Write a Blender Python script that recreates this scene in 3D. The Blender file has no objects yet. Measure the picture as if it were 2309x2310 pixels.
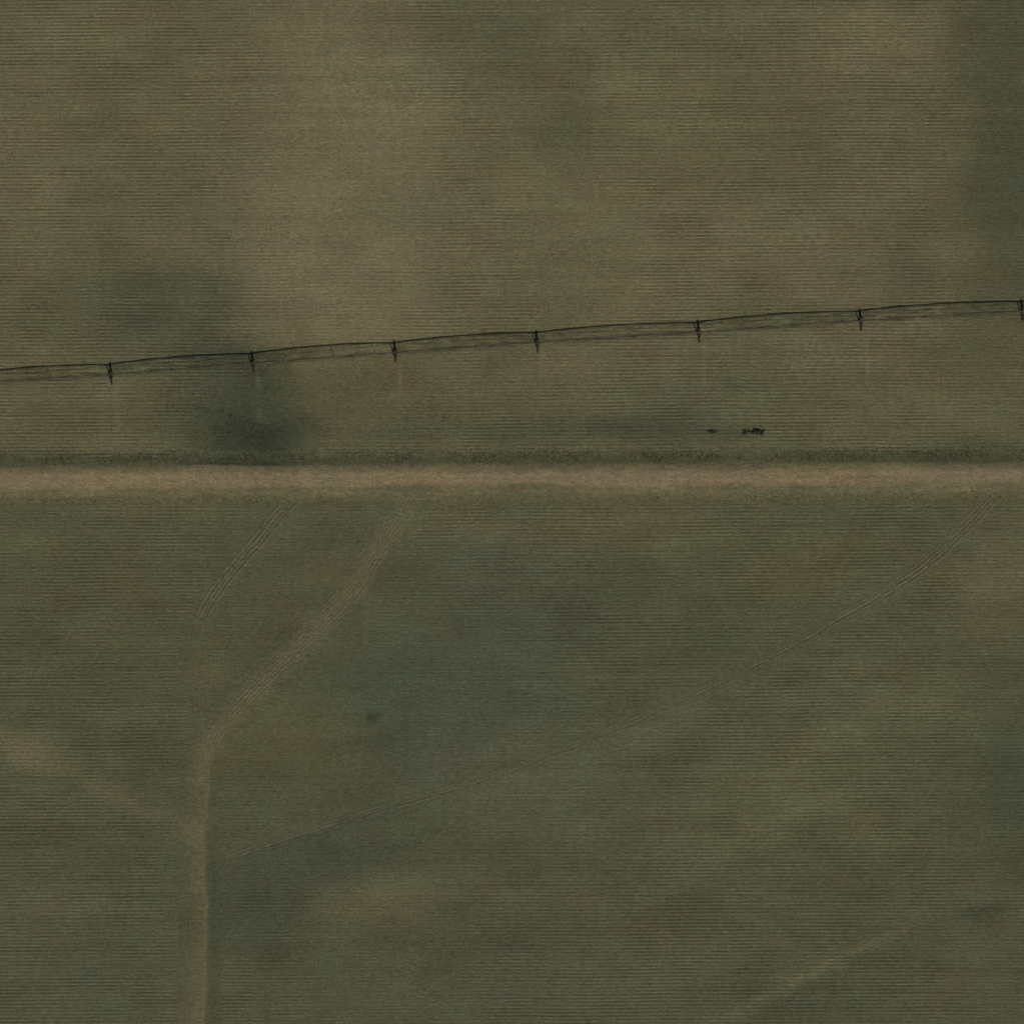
import bpy, math, random
import numpy as np
from mathutils import Vector, Matrix

random.seed(7)
rng = np.random.default_rng(11)
scene = bpy.context.scene
COL = scene.collection

# ------------------------------------------------------------------ scale
M = 0.15                                   # metres per photo pixel
CXP, CYP = 1154.5, 1155.0
def wx(px): return (px - CXP) * M
def wy(py): return (CYP - py) * M
S19 = 2309.0 / 1931.0                      # overview units -> photo pixels

# ------------------------------------------------------------------ camera
cam = bpy.data.cameras.new("camera")
cam_o = bpy.data.objects.new("camera", cam); COL.objects.link(cam_o)
cam_o.location = (0, 0, 3000); cam_o.rotation_euler = (0, 0, 0)
cam.sensor_width = 36; cam.lens = 36 * 3000 / (2310 * M)
cam.clip_start = 10; cam.clip_end = 30000
scene.camera = cam_o

# ------------------------------------------------------------------ sky, sun, exposure
EL = math.radians(46.5)
SAZ = math.atan2(6.5, -24)                 # sun stands south, a little east
sunv = Vector((math.sin(SAZ) * math.cos(EL), math.cos(SAZ) * math.cos(EL), math.sin(EL)))
w = bpy.data.worlds.new("World"); scene.world = w; w.use_nodes = True
nt = w.node_tree
bg = nt.nodes["Background"]
sky = nt.nodes.new("ShaderNodeTexSky"); sky.sky_type = 'NISHITA'
sky.sun_disc = False; sky.sun_elevation = EL; sky.sun_rotation = SAZ
nt.links.new(sky.outputs[0], bg.inputs[0]); bg.inputs[1].default_value = 0.06
sl = bpy.data.lights.new("sun", 'SUN'); sl.energy = 3.6; sl.angle = math.radians(0.5)
sl.color = (1.0, 0.955, 0.87)
so = bpy.data.objects.new("sun", sl); COL.objects.link(so)
so.rotation_euler = sunv.to_track_quat('Z', 'Y').to_euler()
so.location = sunv * 500
scene.view_settings.view_transform = 'Standard'; scene.view_settings.look = 'None'
scene.view_settings.exposure = 0; scene.view_settings.gamma = 1

# ------------------------------------------------------------------ helpers
def tag(o, label, cat=None, group=None, kind=None):
    o["label"] = label
    if cat: o["category"] = cat
    if group: o["group"] = group
    if kind: o["kind"] = kind
    return o

def lin(c):
    c = np.asarray(c, float) / 255.0
    return np.where(c <= 0.04045, c / 12.92, ((c + 0.055) / 1.055) ** 2.4)

def value_noise(X, Y, sx, sy, seed, octaves=3, gain=0.5):
    out = np.zeros_like(X, dtype=float); amp = 1.0; tot = 0.0
    for o in range(octaves):
        r = np.random.default_rng(seed * 97 + o)
        N = 256
        g = r.standard_normal((N, N)); g = np.clip(g, -2, 2)
        u = X / sx * 2 ** o + 31.7 * o + 1000; v = Y / sy * 2 ** o + 17.3 * o + 1000
        iu = np.floor(u).astype(int); iv = np.floor(v).astype(int)
        fu = u - iu; fv = v - iv
        fu = fu * fu * (3 - 2 * fu); fv = fv * fv * (3 - 2 * fv)
        a = g[iu % N, iv % N]; b = g[(iu + 1) % N, iv % N]
        c = g[iu % N, (iv + 1) % N]; d = g[(iu + 1) % N, (iv + 1) % N]
        out += amp * ((a * (1 - fu) + b * fu) * (1 - fv) + (c * (1 - fu) + d * fu) * fv)
        tot += amp * amp; amp *= gain
    return out / math.sqrt(tot)

def sstep(a, b, x):
    t = np.clip((x - a) / (b - a), 0, 1)
    return t * t * (3 - 2 * t)

def catmull(pts, n=12):
    P = [np.array(p, float) for p in pts]
    P = [2 * P[0] - P[1]] + P + [2 * P[-1] - P[-2]]
    out = []
    for i in range(1, len(P) - 2):
        for k in range(n):
            t = k / n
            out.append(0.5 * ((2 * P[i]) + (-P[i-1] + P[i+1]) * t + (2*P[i-1] - 5*P[i] + 4*P[i+1] - P[i+2]) * t*t
                              + (-P[i-1] + 3*P[i] - 3*P[i+1] + P[i+2]) * t**3))
    out.append(P[-2])
    return np.array(out)

def world_line(pts, n=12):
    return catmull([(wx(x * S19), wy(y * S19)) for x, y in pts], n)

def line_field(X, Y, line, maxd):
    """signed distance (left positive) and position along a polyline, only near it"""
    best = np.full(X.shape, 1e9); sgn = np.ones(X.shape); along = np.zeros(X.shape)
    L = 0.0; tot = np.linalg.norm(np.diff(line, axis=0), axis=1).sum()
    for a, b in zip(line[:-1], line[1:]):
        d = b - a; l = np.linalg.norm(d)
        if l < 1e-6: continue
        m = (X > min(a[0], b[0]) - maxd) & (X < max(a[0], b[0]) + maxd) & (Y > min(a[1], b[1]) - maxd) & (Y < max(a[1], b[1]) + maxd)
        if m.any():
            x = X[m]; y = Y[m]
            t = np.clip(((x - a[0]) * d[0] + (y - a[1]) * d[1]) / l**2, 0, 1)
            dx = x - a[0] - t * d[0]; dy = y - a[1] - t * d[1]
            dist = np.hypot(dx, dy); s = np.sign(d[0] * dy - d[1] * dx)
            bb = best[m]; k = dist < bb
            ss = sgn[m]; al = along[m]
            bb[k] = dist[k]; ss[k] = s[k]; al[k] = ((L + t * l) / tot)[k]
            best[m] = bb; sgn[m] = ss; along[m] = al
        L += l
    return best, sgn, along

# ------------------------------------------------------------------ tracks and road lines
TRACK_A = world_line([(784,922),(772,938),(745,985),(720,1020),(695,1058),(672,1100),(640,1140),(590,1190),(540,1240),(490,1290),
                      (450,1330),(420,1365),(400,1398),(386,1435),(379,1500),(375,1560),(375,1640),(377,1720),(377,1800),(376,1880),(376,1990)])
TRACK_B = world_line([(566,928),(552,945),(520,980),(480,1030),(450,1065),(425,1095),(400,1130),(378,1170),(366,1205),(370,1260),(380,1330),(388,1400)])
TRACK_C = world_line([(1884,926),(1872,940),(1840,975),(1800,1015),(1770,1045),(1720,1085),(1660,1125),(1600,1160),(1540,1195),
                      (1460,1240),(1390,1275),(1330,1305),(1260,1335),(1195,1365),(1110,1400),(1020,1436),(930,1468),(860,1490),(800,1506),(720,1530),(640,1555),(560,1580),(500,1600),(440,1622),(396,1640)])
SOFT_D = world_line([(-60,1362),(0,1390),(60,1420),(130,1455),(200,1490),(270,1520),(340,1550),(372,1570)])
SOFT_E = world_line([(1330,1945),(1440,1893),(1500,1860),(1560,1830),(1620,1800),(1690,1765)])
SOFT_G = world_line([(1305,840),(1345,856),(1390,862),(1430,856),(1462,840)])
SOFT_H = world_line([(1290,848),(1340,866),(1392,872),(1440,866),(1480,846)])
SOFT_F = world_line([(395,1640),(440,1622),(500,1600),(560,1580),(640,1555),(720,1530),(800,1505),(860,1490)])

def road_c(X):                       # centre line of the dirt road (world y)
    px = X / M + CXP
    return wy(1085.5 - 10.0 * np.clip(px / 2309.0, -6, 7) + 0*px)

def height(X, Y):
    d = Y - road_c(X)
    h = 0.30 * (1 - sstep(3.6, 6.8, np.abs(d)))                       # road bank
    h = h - 0.34 * np.exp(-((d - 7.4) / 2.3) ** 2)                    # ditch on the north side
    h = h - 0.12 * np.exp(-((d + 7.0) / 1.6) ** 2)
    h = h + 0.05 * value_noise(X, Y, 26, 18, 3, 2) * sstep(8, 14, np.abs(d))
    return h

# ------------------------------------------------------------------ soil colour (variation of soil and growth)
def col_road(X, Y, D, al, C):
    e = value_noise(X, Y, 11, 4, 101, 4, .6); e2 = value_noise(X, Y, 40, 1.3, 102, 2); e3 = value_noise(X, Y, 1.8, 1.2, 103, 3)
    px = X / M + CXP
    up = 4.15 + .30 * e; lo = 3.0 + .4 * sstep(900, 0, px) - .25 * sstep(1500, 2300, px) + .35 * e
    core = sstep(-.2, 1.5, up - .8 - D) * sstep(-.2, 1.7, lo + D + .3)
    sh = sstep(0, .8, up + 1.15 - D) * sstep(-.4, 1.7, lo + 2.3 + D)
    cc = lin(np.array((110., 98., 73.)) + 0 * C)
    tracks = np.exp(-((D - 1.1) / .55) ** 2) + np.exp(-((D + 1.0) / .55) ** 2)
    cc = cc * (1 + .035 * e2 + .04 * e3 + .035 * tracks + .03 * e)[..., None] * (1 + .03*value_noise(X, Y, 22, 30, 104, 2)[..., None] * np.array((1., .2, -.6)))
    sc = lin(np.array((95., 88., 64.)) + 0 * C) * (1 + .08 * e + .06 * e3)[..., None]
    out = sc * (1 - core[..., None]) + cc * core[..., None]
    return out, np.clip(np.maximum(core, .72 * sh), 0, 1) * sstep(7.2, 6.3, np.abs(D))

# overview x, y, radius x, radius y, tilt in degrees, colour, strength
BLOBS = [
 (655,330,195,350,0,(101,92,70),.7,2.6),(640,150,180,170,0,(103,93,70),.5),(610,500,170,150,0,(104,94,72),.8),(640,610,210,34,-5,(102,93,68),.5),
 (1200,380,330,210,0,(96,88,64),.55),(1420,480,280,90,-4,(97,88,66),.5),(1650,80,130,60,0,(101,91,68),.6),
 (60,330,90,240,0,(95,87,64),.6),(300,300,150,160,0,(90,84,60),.3),(950,60,120,120,0,(80,80,60),.5),
 (1090,255,130,60,0,(80,79,54),.6),(790,405,90,40,0,(82,81,58),.5),(1330,70,160,50,0,(82,80,57),.5),
 (1380,260,120,80,0,(84,80,54),.4),
 (1895,260,100,430,0,(69,69,50),.8,1.5),(1925,290,60,140,0,(66,71,55),.45),(1715,520,60,60,30,(74,75,57),.6),
 (285,588,140,66,0,(64,69,53),.75,1.0),(60,590,120,50,0,(76,77,57),.4),(255,650,110,26,0,(84,76,60),.4),
 (470,812,100,68,10,(36,46,35),.85,1.2),(435,735,95,80,30,(52,57,46),.85),(400,680,130,40,15,(66,68,53),.55),(300,545,170,40,5,(72,74,55),.4),(480,770,130,120,0,(66,70,52),.5),(300,770,130,50,0,(74,73,54),.4),
 (700,720,200,60,0,(79,75,51),.55),(760,800,150,40,0,(70,71,52),.5),
 (1310,760,200,55,0,(76,77,58),.65),(1140,820,260,30,0,(65,69,53),.7),(1360,820,60,22,0,(66,69,53),.6),
 (1040,690,120,30,0,(97,86,63),.5),(1850,700,110,60,0,(80,76,51),.5),(1840,860,120,40,0,(70,71,52),.6),
 (120,740,120,60,0,(84,78,57),.4),(1500,640,120,50,0,(90,85,63),.3),
 # lower field
 (960,1010,220,40,0,(90,84,62),.55),(1250,1000,160,50,0,(88,82,58),.45),(880,1060,130,50,0,(70,76,60),.5),
 (930,1290,180,210,15,(67,73,58),.8),(760,1320,160,140,30,(64,71,55),.7),(1110,1130,90,80,0,(66,70,55),.4),(1330,1440,120,50,-25,(72,75,60),.45),(1000,1480,230,90,10,(78,80,63),.75),
 (590,1655,200,110,-16,(61,67,52),.8),(500,1720,90,80,0,(65,70,53),.5),(480,1560,90,70,0,(70,74,57),.5),(720,1700,130,60,-10,(90,83,61),.65),
 (520,1410,130,70,0,(76,74,48),.55),(640,1080,70,50,0,(82,75,53),.45),(560,1180,110,60,0,(81,75,55),.4),
 (430,1040,70,110,30,(70,73,56),.45),(378,1270,32,110,-5,(88,80,57),.5),(1480,1490,220,150,-20,(86,85,61),.65),(1560,1080,190,70,0,(83,77,51),.5),
 (1610,1140,150,60,-25,(74,78,61),.4),(1780,1000,90,40,0,(72,75,59),.55),(1330,1250,120,70,-25,(68,72,57),.5),
 (1500,1290,120,80,-25,(74,77,60),.4),(1870,1110,100,130,0,(89,83,61),.65),(1905,1490,70,150,0,(61,68,51),.7),
 (1850,1712,50,20,-25,(56,60,44),.65),(706,1360,16,9,-25,(50,54,40),.7),(1890,1250,60,40,0,(70,70,48),.5),(1730,1300,120,60,0,(86,81,58),.4),
 (30,1400,80,30,20,(98,86,66),.55),(160,1120,180,110,0,(80,76,54),.4),(20,1210,60,50,0,(68,71,50),.4),
 (250,1630,110,130,0,(70,75,58),.5),(100,1760,130,100,0,(84,79,57),.35),(90,1870,170,70,0,(70,74,58),.5),
 (1010,1840,330,90,0,(71,75,59),.55),(1500,1905,110,40,-28,(62,67,51),.4),(1270,1790,200,50,0,(82,79,56),.35),
 (1650,1590,150,50,-10,(84,78,55),.35),(1480,1640,150,40,-18,(72,75,58),.4),(1790,1880,130,60,0,(78,75,53),.4),
 (468,812,88,58,10,(44,53,42),.42,1.0),(1570,1400,240,30,-27,(90,88,66),.45),(1400,1590,220,30,-26,(89,87,64),.45),(1180,1400,220,34,-24,(82,83,66),.4),(1640,1240,160,26,-30,(86,84,62),.4),(1270,1640,150,26,-24,(70,72,55),.35),(1160,1740,170,60,0,(80,76,54),.35),(850,1130,120,60,0,(76,76,58),.3),(300,1310,120,90,0,(72,74,54),.45),
]
def soil(X, Y):
    """linear colour and row strength at world points"""
    u = (X / M + CXP) / S19; v = (CYP - Y / M) / S19
    d = Y - road_c(X)
    wu = u + 16 * value_noise(X, Y, 17, 15, 21, 3); wv = v + 12 * value_noise(X, Y, 17, 13, 22, 3)
    base_up = np.array((88., 83., 60.)); base_lo = np.array((74., 75., 55.))
    t = sstep(-30, 30, d)[..., None]
    C = base_lo * (1 - t) + base_up * t
    for (cx, cy, rx, ry, rot, col, s, *ex) in BLOBS:
        s = min(1.0, s * 1.15)
        r = math.radians(rot); a = wu - cx; b = wv - cy
        p = (a * math.cos(r) + b * math.sin(r)) / rx; q = (-a * math.sin(r) + b * math.cos(r)) / ry
        k = (s * np.exp(-(p * p + q * q) ** (ex[0] if ex else 1.25)))[..., None]
        C = C * (1 - k) + np.array(col, float) * k
    # mottling
    n1 = value_noise(X, Y, 20, 11, 31, 4, .6); n2 = value_noise(X, Y, 9, 5, 33, 3, .6); n3 = value_noise(X, Y, 12, 7, 35, 3, .6)
    C = C * (1 + 0.028 * n1 + 0.016 * n2)[..., None]
    C = C + n3[..., None] * np.array((1.3, -.2, .3)) + n2[..., None] * np.array((-.6, .5, .9))
    # streaks running along the rows
    st = value_noise(X, Y, 60, 1.6, 41, 2)
    C = C * (1 + 0.016 * st)[..., None]
    # soft farm tracks and soil boundaries
    for ln in (SOFT_G, SOFT_H):
        b, s, al = line_field(X, Y, ln, 4); k = (.42 * np.exp(-(b / .5) ** 2) * sstep(0, .2, al) * sstep(1, .8, al))[..., None]
        C = C * (1 - k) + np.array((104., 102., 82.)) * k
    b, s, al = line_field(X, Y, SOFT_D, 8); b = b + .8 * value_noise(X, Y, 7, 5, 51, 3); k = (.47 * np.clip(1 + .4 * value_noise(X, Y, 9, 7, 53, 2), .3, 1.4) * np.exp(-(b / 3.9) ** 2))[..., None]
    C = C * (1 - k) + np.array((96., 87., 65.)) * k
    b, s, al = line_field(X, Y, SOFT_E, 9); sd = b * s
    sd = sd + .7 * value_noise(X, Y, 6, 5, 52, 3); k = (.5 * np.clip(1 + .4 * value_noise(X, Y, 6, 4, 54, 2), .3, 1.4) * np.exp(-((sd - 1.0) / 1.9) ** 2))[..., None]; C = C * (1 - k) + np.array((96., 90., 66.)) * k
    k = (.22 * (1 - sstep(.55, .8, al)) * np.exp(-((sd + 3.2) / 2.6) ** 2))[..., None]; C = C * (1 - k) + np.array((58., 64., 48.)) * k
    b, s, al = line_field(X, Y, SOFT_F, 14); sd = b * s; f = sstep(0, .2, al) * (1 - sstep(.45, 1, al)); sd = sd + .7 * value_noise(X, Y, 5, 5, 57, 3)
    k = (f * .36 * np.where(sd < 0, np.exp(-((sd) / 5.0) ** 2), np.exp(-(sd / .8) ** 2)))[..., None]; C = C * (1 - k) + np.array((60., 65., 53.)) * k
    k = (f * .35 * np.where(sd > 0, np.exp(-((sd - 2) / 3.0) ** 2), 0))[..., None]; C = C * (1 - k) + np.array((84., 82., 64.)) * k
    # dark green strip right of the farm track
    b, s, al = line_field(X, Y, TRACK_A, 12); sd = b * s
    k = (.5 * sstep(.62, .72, al) * np.exp(-((sd - 5.0) / 2.6) ** 2))[..., None]; C = C * (1 - k) + np.array((60., 66., 48.)) * k
    # wheel tracks of the irrigator
    for tx, ty in TOWERS[1:]:
        a = wx(tx) + 1.6 + (Y - wy(ty)) * -0.03
        k = (.5 * np.exp(-((X - a) / .6) ** 2) * sstep(2, 5, wy(ty) - Y) * (1 - sstep(14, 26, wy(ty) - Y)) * (0.6 + .5 * np.clip(value_noise(X, Y, 3, 4, 55, 2), -1, 1)))[..., None]
        C = C * (1 - k) + np.array((110., 102., 78.)) * k
    # verges beside the road
    e = value_noise(X, Y, 14, 3, 61, 3)
    k = (.75 * np.exp(-((d - 8.0 - .3 * e) / 2.2) ** 4))[..., None]; C = C * (1 - k) + np.array((68., 69., 51.)) * k
    k = (.5 * np.exp(-((d + 7.0 - .5 * e) / 1.6) ** 2))[..., None]; C = C * (1 - k) + np.array((88., 82., 56.)) * k
    m = np.abs(d) < 8
    if m.any():
        rc, rw = col_road(X[m], Y[m], d[m], None, lin(C[m]))
    # rows
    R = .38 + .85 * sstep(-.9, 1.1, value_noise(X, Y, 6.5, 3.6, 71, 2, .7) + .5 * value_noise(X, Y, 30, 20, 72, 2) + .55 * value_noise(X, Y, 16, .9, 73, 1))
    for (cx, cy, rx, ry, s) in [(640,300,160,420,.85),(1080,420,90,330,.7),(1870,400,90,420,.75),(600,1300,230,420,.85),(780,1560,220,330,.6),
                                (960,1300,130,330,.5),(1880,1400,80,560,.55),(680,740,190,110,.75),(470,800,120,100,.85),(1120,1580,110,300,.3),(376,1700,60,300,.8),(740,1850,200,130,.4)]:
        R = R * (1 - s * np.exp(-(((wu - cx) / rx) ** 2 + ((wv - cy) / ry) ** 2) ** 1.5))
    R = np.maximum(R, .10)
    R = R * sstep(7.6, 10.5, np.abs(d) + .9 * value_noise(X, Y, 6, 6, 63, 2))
    # mottled darker soil band along the irrigation boom
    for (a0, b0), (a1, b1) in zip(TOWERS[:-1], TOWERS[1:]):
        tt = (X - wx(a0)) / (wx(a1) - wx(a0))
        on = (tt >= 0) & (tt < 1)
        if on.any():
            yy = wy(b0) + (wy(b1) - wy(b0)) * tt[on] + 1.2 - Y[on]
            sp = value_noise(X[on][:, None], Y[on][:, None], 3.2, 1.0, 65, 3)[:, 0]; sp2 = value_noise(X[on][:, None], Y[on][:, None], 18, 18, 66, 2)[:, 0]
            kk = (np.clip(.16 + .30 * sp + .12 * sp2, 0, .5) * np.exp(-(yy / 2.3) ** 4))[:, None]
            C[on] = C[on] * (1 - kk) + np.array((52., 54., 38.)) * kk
    lum = C @ np.array((.3, .59, .11)); ol = np.array((84., 80., 58.)); ol = ol / (ol @ np.array((.3, .59, .11)))
    C = C * .66 + .34 * lum[..., None] * ol
    C = lin(C)
    if m.any(): C[m] = C[m] * (1 - rw[:, None]) + rc * rw[:, None]
    return C, R

# photo pixels of the tower feet line (pipe above) : shadow line + shadow offset
SHX, SHY = 6.5, 24.0
TOWERS = [(-69+0, 842+SHY), (251, 821+SHY), (571, 796+SHY), (891, 772+SHY), (1211, 749+SHY), (1575, 726+SHY), (1940, 700+SHY), (2304, 679+SHY), (2668, 660+SHY)]

K = 0.94      # photo value -> albedo, from the lamp strengths above
ROWP = 1.2

def row_phase(X, Y):
    return 2 * math.pi * (Y - 0.0043 * X + 0.13 * value_noise(X, Y, 28, 40, 81, 3)) / ROWP

# ------------------------------------------------------------------ materials
def soil_material(name, rows=True):
    m = bpy.data.materials.new(name); m.use_nodes = True
    t = m.node_tree; N = t.nodes; L = t.links
    bs = N["Principled BSDF"]; bs.inputs["Roughness"].default_value = 0.95
    bs.inputs["Specular IOR Level"].default_value = 0.08
    at = N.new("ShaderNodeVertexColor"); at.layer_name = "soil"
    geo = N.new("ShaderNodeNewGeometry")
    def noise(scale, detail, stretch, seed):
        mp = N.new("ShaderNodeMapping"); mp.inputs["Scale"].default_value = stretch; mp.inputs["Location"].default_value = (seed, seed * 2, 0)
        L.new(geo.outputs["Position"], mp.inputs["Vector"])
        n = N.new("ShaderNodeTexNoise"); n.inputs["Scale"].default_value = scale; n.inputs["Detail"].default_value = detail
        n.inputs["Roughness"].default_value = .65
        L.new(mp.outputs[0], n.inputs["Vector"]); return n
    n1 = noise(2.6, 3, (.55, 1, 1), 3.1)      # clods and stubble
    n2 = noise(.9, 3, (.5, 1.3, 1), 9.7)      # tufts of residue
    def mr(n, lo, hi):
        r = N.new("ShaderNodeMapRange"); r.inputs["From Min"].default_value = .25; r.inputs["From Max"].default_value = .75
        r.inputs["To Min"].default_value = lo; r.inputs["To Max"].default_value = hi
        L.new(n.outputs["Fac"], r.inputs["Value"]); return r.outputs[0]
    mu = N.new("ShaderNodeMath"); mu.operation = 'MULTIPLY'
    L.new(mr(n1, .58, 1.42), mu.inputs[0]); L.new(mr(n2, .74, 1.26), mu.inputs[1])
    mx = N.new("ShaderNodeVectorMath"); mx.operation = 'SCALE'
    L.new(at.outputs["Color"], mx.inputs[0]); L.new(mu.outputs[0], mx.inputs["Scale"])
    # slight hue drift between dry straw and green growth
    n3 = noise(.35, 4, (.6, 1, 1), 17.3)
    hx = N.new("ShaderNodeMixRGB"); hx.blend_type = 'MULTIPLY'; hx.inputs[0].default_value = 1
    cr = N.new("ShaderNodeValToRGB"); cr.color_ramp.elements[0].position = .3; cr.color_ramp.elements[1].position = .7
    cr.color_ramp.elements[0].color = (.955, 1.0, .99, 1); cr.color_ramp.elements[1].color = (1.05, .99, .98, 1)
    L.new(n3.outputs["Fac"], cr.inputs[0]); L.new(mx.outputs[0], hx.inputs[1]); L.new(cr.outputs[0], hx.inputs[2])
    L.new(hx.outputs[0], bs.inputs["Base Color"])
    bp = N.new("ShaderNodeBump"); bp.inputs["Distance"].default_value = .06; bp.inputs["Strength"].default_value = .5
    L.new(n1.outputs["Fac"], bp.inputs["Height"]); L.new(bp.outputs[0], bs.inputs["Normal"])
    return m

def metal(name, col, rough=.55, met=.0, var=.25, scl=3):
    m = bpy.data.materials.new(name); m.use_nodes = True
    t = m.node_tree; N = t.nodes; L = t.links; bs = N["Principled BSDF"]
    bs.inputs["Roughness"].default_value = rough; bs.inputs["Specular IOR Level"].default_value = .15; bs.inputs["Metallic"].default_value = met
    n = N.new("ShaderNodeTexNoise"); n.inputs["Scale"].default_value = scl; n.inputs["Detail"].default_value = 6
    cr = N.new("ShaderNodeValToRGB")
    cr.color_ramp.elements[0].position = .3; cr.color_ramp.elements[1].position = .7
    cr.color_ramp.elements[0].color = (*[c * (1 - var) for c in col], 1); cr.color_ramp.elements[1].color = (*[c * (1 + var) for c in col], 1)
    tc = N.new("ShaderNodeTexCoord")
    L.new(tc.outputs["Object"], n.inputs["Vector"]); L.new(n.outputs["Fac"], cr.inputs[0]); L.new(cr.outputs[0], bs.inputs["Base Color"])
    return m

M_SOIL = soil_material("field_soil"); 
M_PIPE = metal("weathered_pipe", (.052, .049, .031), .9, 0, .85, .3)
M_TRUSS = metal("weathered_steel", (.03, .027, .016), .9)
M_TYRE = metal("tyre_rubber", (.018, .017, .014), .9)
M_RIM = metal("rusty_rim", (.05, .042, .03), .7)
M_BOX = metal("painted_box", (.06, .058, .05), .5)
M_LEAF = metal("dark_leaves", (.052, .053, .03), .8, 0, .5)
M_LEAF2 = metal("dull_leaves", (.055, .058, .032), .8, 0, .4)
M_WOOD = metal("shrub_wood", (.05, .04, .028), .9)
M_GRASS = metal("verge_grass", (.062, .062, .034), .9, 0, .4)
M_WEED = metal("green_weeds", (.032, .043, .026), .9, 0, .4)

# ------------------------------------------------------------------ mesh builders
def grid_mesh(name, V, nx, ny, C, mat):
    """V (nx*ny,3) with index i*ny+j"""
    me = bpy.data.meshes.new(name)
    me.vertices.add(len(V)); me.vertices.foreach_set("co", V.astype(np.float32).ravel())
    i, j = np.meshgrid(np.arange(nx - 1), np.arange(ny - 1), indexing='ij')
    a = (i * ny + j).ravel(); b = ((i + 1) * ny + j).ravel(); c = b + 1; d = a + 1
    idx = np.stack([a, b, c, d], 1).astype(np.int32)
    nf = len(idx)
    me.loops.add(nf * 4); me.loops.foreach_set("vertex_index", idx.ravel())
    me.polygons.add(nf); me.polygons.foreach_set("loop_start", (np.arange(nf) * 4).astype(np.int32))
    me.update(calc_edges=True)
    me.polygons.foreach_set("use_smooth", np.ones(nf, bool))
    ca = me.color_attributes.new("soil", 'FLOAT_COLOR', 'POINT')
    cc = np.ones((len(V), 4), np.float32); cc[:, :3] = C
    ca.data.foreach_set("color", cc.ravel())
    me.materials.append(mat); me.update()
    o = bpy.data.objects.new(name, me); COL.objects.link(o)
    return o

class MB:
    def __init__(s): s.v = []; s.f = []
    def box(s, c, size, rot=None):
        x, y, z = [q / 2 for q in size]; n = len(s.v)
        R = rot or Matrix.Identity(3)
        for a in (-1, 1):
            for b in (-1, 1):
                for d in (-1, 1):
                    s.v.append(Vector(c) + R @ Vector((a * x, b * y, d * z)))
        for q in ((0,1,3,2),(4,6,7,5),(0,4,5,1),(2,3,7,6),(0,2,6,4),(1,5,7,3)): s.f.append(tuple(n + k for k in q))
    def tube(s, pts, r, seg=8, cap=True):
        pts = [Vector(p) for p in pts]; n0 = len(s.v); m = len(pts)
        for i, p in enumerate(pts):
            d = (pts[min(i + 1, m - 1)] - pts[max(i - 1, 0)]).normalized()
            u = d.cross(Vector((0, 0, 1)));  u = u if u.length > .05 else d.cross(Vector((1, 0, 0)))
            u.normalize(); v = u.cross(d); rr = r if not isinstance(r, (list, tuple)) else r[i]
            for k in range(seg):
                t = 2 * math.pi * k / seg
                s.v.append(p + u * math.cos(t) * rr + v * math.sin(t) * rr)
        for i in range(m - 1):
            for k in range(seg):
                a = n0 + i * seg + k; b = n0 + i * seg + (k + 1) % seg
                s.f.append((a, b, b + seg, a + seg))
        if cap:
            s.f.append(tuple(n0 + k for k in range(seg))[::-1]); s.f.append(tuple(n0 + (m - 1) * seg + k for k in range(seg)))
    def lathe(s, prof, c, axis='X', seg=28):
        n0 = len(s.v); m = len(prof)
        for (r, h) in prof:
            for k in range(seg):
                t = 2 * math.pi * k / seg
                s.v.append(Vector(c) + Vector((h, r * math.cos(t), r * math.sin(t))))
        for i in range(m - 1):
            for k in range(seg):
                a = n0 + i * seg + k; b = n0 + i * seg + (k + 1) % seg
                s.f.append((a, a + seg, b + seg, b))
    def build(s, name, mat, parent=None, loc=(0, 0, 0), smooth=False):
        me = bpy.data.meshes.new(name); me.from_pydata([tuple(p) for p in s.v], [], s.f)
        me.materials.append(mat)
        if smooth: me.polygons.foreach_set("use_smooth", [True] * len(me.polygons))
        me.update()
        o = bpy.data.objects.new(name, me); COL.objects.link(o); o.location = loc
        if parent: o.parent = parent
        return o

# ------------------------------------------------------------------ ground: one sheet to the horizon
fx = np.arange(-186, 186.01, 1.0); fy = np.arange(-186, 186.01, 0.2)
far = np.array([192, 205, 235, 300, 420, 650, 1100, 2000, 3600, 6500, 12000.])
gx = np.concatenate([-far[::-1], fx, far]); gy = np.concatenate([-far[::-1], fy, far])
GX, GY = np.meshgrid(gx, gy, indexing='ij')
C, R = soil(GX, GY)
inside = (np.abs(GX) < 187) & (np.abs(GY) < 187)
flat = np.ones_like(GX)
for line, hw in ((TRACK_A, 5.6), (TRACK_B, 3.0), (TRACK_C, 2.4)):
    b, s, al = line_field(GX, GY, line, hw + 6)
    flat *= sstep(hw + .8, hw + 2.4, b)
RR = R * flat * inside
ph = row_phase(GX, GY)
amp = 0.10 * RR
H0 = height(GX, GY)
edge = np.exp(-(np.maximum(np.hypot(GX, GY) - 200, 0) / 200) ** 2)
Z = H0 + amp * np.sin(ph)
rowc = (1 + 0.46 * RR * np.sin(ph - .9)) * (1 + .085 * RR)              # straw lies on the ridge flank; row colour lightened to offset ridge shade
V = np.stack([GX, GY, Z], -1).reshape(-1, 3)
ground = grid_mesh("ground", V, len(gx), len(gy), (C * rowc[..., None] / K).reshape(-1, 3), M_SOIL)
tag(ground, "wide ploughed field of olive brown soil in fine rows", "field", kind="structure")

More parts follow.
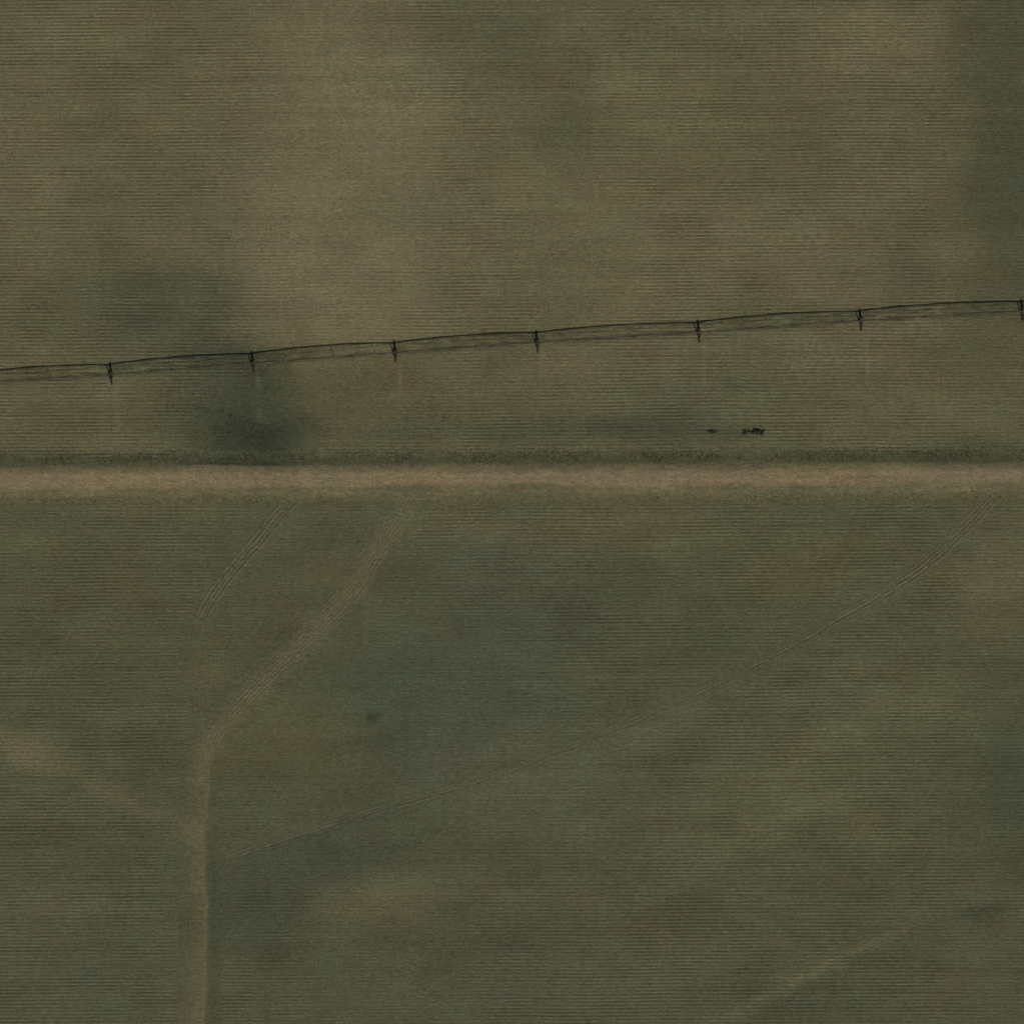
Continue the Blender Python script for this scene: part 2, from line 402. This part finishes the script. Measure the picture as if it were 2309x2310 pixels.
# ------------------------------------------------------------------ strips laid on the ground
def strip(name, line, offs, colour, label, cat, lift=.012, relief=None):
    n = len(line); t = np.gradient(line, axis=0); t /= np.linalg.norm(t, axis=1)[:, None]
    nrm = np.stack([-t[:, 1], t[:, 0]], 1)
    offs = np.asarray(offs, float)
    P = line[:, None, :] + nrm[:, None, :] * offs[None, :, None]
    X = P[..., 0]; Y = P[..., 1]
    al = np.linspace(0, 1, n)[:, None] + 0 * X; D = offs[None, :] + 0 * X
    C, R = soil(X, Y)
    C2, wgt = colour(X, Y, D, al, C)
    z = height(X, Y) + lift + (relief(X, Y, D, al) if relief else 0)
    z[:, 0] -= lift + .01; z[:, -1] -= lift + .01
    V = np.stack([X, Y, z], -1)[:, ::-1].reshape(-1, 3)
    Cm = (C * (1 - wgt[..., None]) + C2 * wgt[..., None])[:, ::-1].reshape(-1, 3)
    o = grid_mesh(name, V, n, len(offs), Cm / K, M_SOIL)
    return tag(o, label, cat, kind="structure")

def resample(line, step):
    d = np.concatenate([[0], np.cumsum(np.linalg.norm(np.diff(line, axis=0), axis=1))])
    q = np.arange(0, d[-1], step)
    return np.stack([np.interp(q, d, line[:, 0]), np.interp(q, d, line[:, 1])], 1)

rx_ = np.concatenate([-far[:8][::-1], np.arange(-188, 188.1, 1.2), far[:8]])
rl = np.stack([rx_, road_c(rx_)], 1)
strip("dirt_road", rl, np.arange(-7.4, 7.41, .37), col_road, "pale sandy dirt road running straight across between the two fields", "dirt road", .03,
      lambda X, Y, D, al: -.02 * (np.exp(-((D - 1.1) / .5) ** 2) + np.exp(-((D + 1.0) / .5) ** 2)) * 1.0)

def ruts(D, n, pitch, amp):     # tread of repeated wheel passes, several parallel lines
    k = np.zeros_like(D)
    for i in range(n):
        k += np.exp(-((D - (i - (n - 1) / 2) * pitch) / (pitch * .26)) ** 2)
    return k * amp

def col_A(X, Y, D, al, C):
    e = value_noise(X, Y, 6, 6, 111, 3); e2 = value_noise(X, Y, 1.0, 1.0, 112, 3); e3 = value_noise(X, Y, 9, 9, 113, 2)
    low = sstep(.44, .60, al)
    D = D + .45 * e3 * low
    wob = D + .2 * e
    wd = sstep(4.3, 2.2, np.abs(D + .9 * e3)) * sstep(-1.6, .4, value_noise(X, Y, 2.4, 2.4, 114, 2) + .9)
    up = ruts(wob, 7, 1.15, .85) * np.clip(.6 + .6 * e2, 0, 1.2) * wd
    cu = lin(np.array((110., 101., 78.)) + 0 * C)
    ku = np.clip(.20 * sstep(6.0, .6, np.abs(D - .9)) + .46 * up, 0, .9)
    kd = ruts(wob + .57, 7, 1.15, .75) * wd * np.clip(.6 + .5 * e2, 0, 1.1)
    cl = lin(np.array((91., 84., 61.)) + 0 * C) * (1 + .05 * e2 + .05 * e + .10 * np.exp(-((D - 1.9) / .8) ** 2))[..., None]
    kl = .68 * sstep(3.3, 1.6, D + .25 * e) * sstep(-6.9, 1.2, D + .8 * e + .5 * e3) * (1 + .1 * e3)
    out = cu * (1 - low[..., None]) + cl * low[..., None]
    w = ku * (1 - low) + kl * low
    dark = (kd * (1 - low))[..., None] * .6
    C0 = C * .5
    tot = w[..., None] * (1 - dark) + dark
    out = (out * w[..., None] * (1 - dark) + C0 * dark) / np.maximum(tot, 1e-6)
    fade = sstep(6.6, 5.8, np.abs(D)) * sstep(0, .03, al)
    return out, np.clip(tot[..., 0], 0, 1) * fade
strip("farm_track", resample(TRACK_A, .5), np.arange(-6.8, 6.81, .2), col_A,
      "brown farm track curving from the dirt road to the bottom edge", "farm track", .05,
      lambda X, Y, D, al: -.05 * ruts(D, 5, 1.25, 1.0) * sstep(3.4, 2.4, np.abs(D)) * (1 - sstep(.46, .62, al)) + 0.03 * np.exp(-(D / 3.6) ** 4))

def col_B(X, Y, D, al, C):
    e = value_noise(X, Y, 6, 6, 121, 3); e2 = value_noise(X, Y, 1.1, 1.1, 122, 3)
    f = (sstep(.70, .46, al) * .85 + .12 * sstep(1, .9, al)) * sstep(0, .03, al)
    wob = D + .2 * e
    l = ruts(wob, 4, 1.25, .75) * np.clip(.62 + .5 * e2, 0, 1); k = ruts(wob + .62, 4, 1.25, .95) * np.clip(.62 + .5 * e2, 0, 1)
    cl = lin(np.array((104., 98., 76.)) + 0 * C); cd = C * .42
    tot = np.clip(l + k, 0, .8)
    out = (cl * l[..., None] + cd * k[..., None]) / np.maximum((l + k)[..., None], 1e-6)
    return out, tot * f * sstep(3.0, 2.0, np.abs(D))
strip("tyre_track", resample(TRACK_B, .7), np.arange(-3.0, 3.01, .2), col_B,
      "faint darker tyre track left of the brown farm track", "tyre track", .04, lambda X, Y, D, al: -.05 * ruts(D + .75, 2, 1.5, 1.0))

def col_C(X, Y, D, al, C):
    e = value_noise(X, Y, 6, 6, 131, 3); e2 = value_noise(X, Y, 1.1, 1.1, 132, 3)
    f = sstep(0, .02, al) * sstep(1.0, .97, al) * (1 - .25 * sstep(.12, .45, al)) * (1 + .25 * np.clip(value_noise(X, Y, 14, 14, 133, 2), -1, 1))
    wd = 2.3 - 1.5 * sstep(.05, .25, al)
    wob = D + .15 * e
    l = ruts(wob, 4, 1.25, .75) * np.clip(.62 + .5 * e2, 0, 1); k = ruts(wob + .62, 4, 1.25, .95) * np.clip(.62 + .5 * e2, 0, 1)
    cl = lin(np.array((106., 100., 80.)) + 0 * C); cd = C * .42
    tot = np.clip(l + k, 0, .8)
    out = (cl * l[..., None] + cd * k[..., None]) / np.maximum((l + k)[..., None], 1e-6)
    return out, np.clip(tot * f, 0, 1) * sstep(wd + .3, wd - .5, np.abs(D))
strip("tyre_track", resample(TRACK_C, .7), np.arange(-2.4, 2.41, .2), col_C,
      "thin tyre track slanting down from the right end of the dirt road across the lower field", "tyre track", .045, lambda X, Y, D, al: -.04 * ruts(D + .6, 2, 1.5, 1.0))

# ------------------------------------------------------------------ centre pivot irrigator
def gz(x, y): return float(height(np.array([[x]]), np.array([[y]]))[0, 0])
TP = [Vector((wx(a), wy(b), 0)) for a, b in TOWERS]
for p in TP: p.z = gz(p.x, p.y)
HP = 3.75
root = bpy.data.objects.new("center_pivot_irrigator", None); COL.objects.link(root)
root.location = TP[4]
tag(root, "long dark centre pivot irrigation boom on wheeled towers crossing the upper field", "irrigator")
def rel(p): return Vector(p) - root.location

# tower parts, local: x along the boom, y across it (travel direction)
frame = MB()
WB = 2.65
for sy in (-1, 1):
    for sx in (-1, 1):
        frame.tube([(sx * .12, sy * WB * .86, .95), (sx * .75, sy * .16, HP - .15)], .17, 6)
    for hh in (.35, .65):
        y = sy * (WB * .86 + (0.16 - WB * .86) * hh); z = .95 + (HP - 1.1) * hh; x = .12 + .63 * hh
        frame.tube([(-x, y, z), (x, y, z)], 0.05, 6)
frame.tube([(-.75, -.16, HP - .15), (.75, -.16, HP - .15)], .06, 6); frame.tube([(-.75, .16, HP - .15), (.75, .16, HP - .15)], .06, 6)
frame.tube([(-.1, -1.3, 2.2), (.1, 1.3, 2.2)], .04, 6)
beam = MB(); beam.box((0, 0, .86), (.5, WB * 2, .28))
for sy in (-1, 1): beam.box((0, sy * WB, .74), (.3, .42, .34))
beam.tube([(.2, -WB, .72), (.2, WB, .72)], .04, 6)
motor = MB(); motor.box((.22, 0, .78), (.3, .5, .34)); motor.tube([(.2, 0, .9), (.55, 0, .9)], .13, 10)
boxm = MB(); boxm.box((.62, .45, HP - .3), (.6, .4, .7)); boxm.box((.62, .45, HP + .07), (.68, .48, .04))
tyre = MB(); pr = [(.36, -.18), (.50, -.25), (.64, -.25), (.70, -.17), (.71, 0), (.70, .17), (.64, .25), (.50, .25), (.36, .18)]
tyre.lathe(pr, (0, 0, 0))
for k in range(24):
    t = 2 * math.pi * k / 24
    tyre.box((0.11 if k % 2 else -.11, .715 * math.cos(t), .715 * math.sin(t)), (.24, .06, .05), Matrix.Rotation(t, 3, 'X'))
rim = MB(); rim.lathe([(.36, -.14), (.34, -.06), (.15, -.03), (.0, -.05)], (0, 0, 0)); rim.lathe([(.0, .05), (.15, .03), (.34, .06), (.36, .14)], (0, 0, 0))
proto = {}
def make_tower(i):
    p = TP[i]
    a = TP[max(i - 1, 0)]; b = TP[min(i + 1, len(TP) - 1)]
    ang = math.atan2(b.y - a.y, b.x - a.x)
    def put(key, mb, mat, parent, loc, smooth=False, rotz=0):
        if key not in proto:
            o = mb.build(key[0], mat, parent, loc, smooth); proto[key] = o
        else:
            o = proto[key].copy(); COL.objects.link(o); o.parent = parent; o.location = loc
        return o
    f = put(("tower", 0), frame, M_TRUSS, root, rel(p)); f.rotation_euler = (0, 0, ang)
    f.location = rel(p); 
    put(("base_beam", 0), beam, M_TRUSS, f, (0, 0, 0))
    put(("gear_motor", 0), motor, M_BOX, f, (0, 0, 0))
    put(("control_box", 0), boxm, M_BOX, f, (0, 0, 0))
    for sy in (-1, 1):
        put(("wheel", 0), tyre, M_TYRE, f, (0 if sy < 0 else 0.0, sy * WB, .70), True)
        put(("wheel_rim", 0), rim, M_RIM, f, (0, sy * WB, .70), True)
for i in range(len(TP)): make_tower(i)

hose = MB(); hose.tube([(0, 0, 0), (.1, .12, .18), (.16, .2, .05), (.18, .2, -.5), (.17, .2, -2.0)], .03, 5); hose.lathe([(0.0, -.05), (.06, -.03), (.06, .03), (0.0, .05)], (.17, .2, -2.05), seg=8)
hose_p = None
for i in range(len(TP) - 1):
    a = TP[i] + Vector((0, 0, HP)); b = TP[i + 1] + Vector((0, 0, HP)); mid = (a + b) / 2
    d = b - a; Ls = d.length; e = d.normalized(); nn = Vector((-e.y, e.x, 0))
    def pipe_pt(t): return a + d * t + Vector((0, 0, 0.9 * 4 * t * (1 - t)))
    pm = MB(); pm.tube([pipe_pt(k / 24) - a for k in range(25)], .20, 12, True)
    for k in range(1, 8):
        q = pipe_pt(k / 8) - a; q1 = pipe_pt(k / 8 + .002) - a
        pm.tube([q - (q1 - q).normalized() * .04, q + (q1 - q).normalized() * .04], .26, 12)
    sp = pm.build("span_pipe", M_PIPE, root, rel(a), True)
    # truss: two rods under the pipe, held out by V struts
    nb = 7
    def rod(t, s):
        drop = 1.25 * (1 - abs(2 * t - 1) ** 2.2); side = .62 * (1 - abs(2 * t - 1) ** 4)
        return pipe_pt(t) - a + nn * s * side - Vector((0, 0, drop + .1))
    for s in (-1, 1):
        rm = MB(); rm.tube([rod(k / nb, s) for k in range(nb + 1)], .045, 6); rm.build("truss_rod", M_TRUSS, sp)
    br = MB()
    for k in range(1, nb):
        q = pipe_pt(k / nb) - a; r1 = rod(k / nb, 1); r2 = rod(k / nb, -1)
        br.tube([q, r1], .055, 5); br.tube([q, r2], .055, 5); br.tube([r1, r2], .045, 5)
        br.tube([pipe_pt((k + .5) / nb) - a, r1], .028, 5); br.tube([pipe_pt((k + .5) / nb) - a, r2], .028, 5)
        br.tube([pipe_pt((k - .5) / nb) - a, r1], .028, 5); br.tube([pipe_pt((k - .5) / nb) - a, r2], .028, 5)
    br.build("truss_strut", M_TRUSS, sp)
    for k in range(10):
        q = pipe_pt((k + .5) / 10) - a + Vector((0, 0, .15))
        if hose_p is None: hose_p = hose.build("drop_hose", M_TYRE, sp, q)
        else:
            h = hose_p.copy(); COL.objects.link(h); h.parent = sp; h.location = q

# ------------------------------------------------------------------ shrubs
def shrub(name, px, py, rx, ry, hgt, n, mat, label, seed):
    r = random.Random(seed); x, y = wx(px), wy(py); z0 = gz(x, y)
    st = MB(); lf = MB(); tips = []
    for k in range(9 + int(rx * 4)):
        bx, by = r.uniform(-.5, .5) * rx, r.uniform(-.4, .4) * ry
        t = r.uniform(0, 6.28); ex = bx + math.cos(t) * rx * .45; ey = by + math.sin(t) * ry * .5
        q = 1 - min(1, (ex / rx) ** 2 + (ey / ry) ** 2) * .6
        tip = Vector((ex, ey, hgt * q * r.uniform(.6, 1)))
        st.tube([(bx, by, -.1), ((bx + ex) / 2 + r.uniform(-.1, .1), (by + ey) / 2, tip.z * .6), tip], [.04, .028, .01], 5)
        tips.append(tip)
    for k in range(n):
        c = r.choice(tips); p = c + Vector((r.gauss(0, .26), r.gauss(0, .2), r.gauss(-.12, .2)))
        p.z = max(.05, p.z)
        s = r.uniform(.05, .13); u = Vector((r.uniform(-1, 1), r.uniform(-1, 1), r.uniform(-.5, .5))).normalized()
        v = u.cross(Vector((r.uniform(-1, 1), r.uniform(-1, 1), r.uniform(-1, 1)))).normalized()
        i = len(lf.v); lf.v += [p - u * s, p + v * s * .5, p + u * s, p - v * s * .5]; lf.f.append((i, i + 1, i + 2, i + 3))
    o = bpy.data.objects.new(name, None); COL.objects.link(o); o.location = (x, y, z0)
    st.build("stem", M_WOOD, o); lf.build("foliage", mat, o)
    return tag(o, label, "shrub", "shrubs by the ditch above the road")
shrub("shrub", 1706, 975, 2.9, .85, 1.1, 6200, M_LEAF, "largest and darkest low shrub, stretched sideways above the road ditch", 1)
shrub("shrub", 1680, 977, .7, .95, .7, 1100, M_LEAF, "small dark shrub just left of the largest shrub", 2)
shrub("shrub", 1606, 974, 1.7, .5, .55, 1300, M_LEAF2, "flat thin shrub farthest left, standing apart from the other two", 3)

# ------------------------------------------------------------------ grass that nobody could count
def tufts(name, pts, hgt, mat, label, nbl=6, seed=1):
    r = np.random.default_rng(seed); n = len(pts)
    P = np.repeat(pts, nbl, 0); m = len(P)
    z = height(P[:, :1], P[:, 1:2])[:, 0]
    P = P + r.normal(0, .12, (m, 2))
    th = r.uniform(0, 6.283, m); h = hgt * r.uniform(.5, 1.2, m); ln = h * r.uniform(.3, .9, m); wd = r.uniform(.03, .06, m)
    ux, uy = np.cos(th), np.sin(th)
    A = np.stack([P[:, 0] - uy * wd, P[:, 1] + ux * wd, z - .03], 1); B = np.stack([P[:, 0] + uy * wd, P[:, 1] - ux * wd, z - .03], 1)
    T = np.stack([P[:, 0] + ux * ln, P[:, 1] + uy * ln, z + h], 1)
    V = np.stack([A, B, T], 1).reshape(-1, 3)
    me = bpy.data.meshes.new(name)
    me.vertices.add(len(V)); me.vertices.foreach_set("co", V.astype(np.float32).ravel())
    me.loops.add(m * 3); me.loops.foreach_set("vertex_index", np.arange(m * 3, dtype=np.int32))
    me.polygons.add(m); me.polygons.foreach_set("loop_start", (np.arange(m) * 3).astype(np.int32))
    me.update(calc_edges=True); me.materials.append(mat)
    o = bpy.data.objects.new(name, me); COL.objects.link(o)
    return tag(o, label, "grass", kind="stuff")
n = 7500
xs = rng.uniform(-185, 185, n); side = rng.random(n) < .82
off = np.where(side, 7.8 + rng.normal(0, 1.3, n), -6.6 + rng.normal(0, .8, n))
keep = value_noise(xs[:, None], off[:, None], 9, 3, 141, 2)[:, 0] + rng.normal(0, .6, n) > -.2
tufts("verge_grass", np.stack([xs, road_c(xs) + off], 1)[keep], .4, M_GRASS, "rough grass growing in the ditch and verges along the dirt road", seed=5)
n = 6500
a = rng.normal(0, 1, (n, 2)) * np.array([78, 62]) * S19 * M + np.array([wx(455 * S19), wy(782 * S19)])
a = a[(np.abs(a[:, 1] - road_c(a[:, 0])) > 9.5) & (value_noise(a[:, :1], a[:, 1:], 9, 7, 151, 3)[:, 0] > .1)]
tufts("green_weeds", a, .2, M_WEED, "dark green weed patch in the left of the upper field", seed=6)
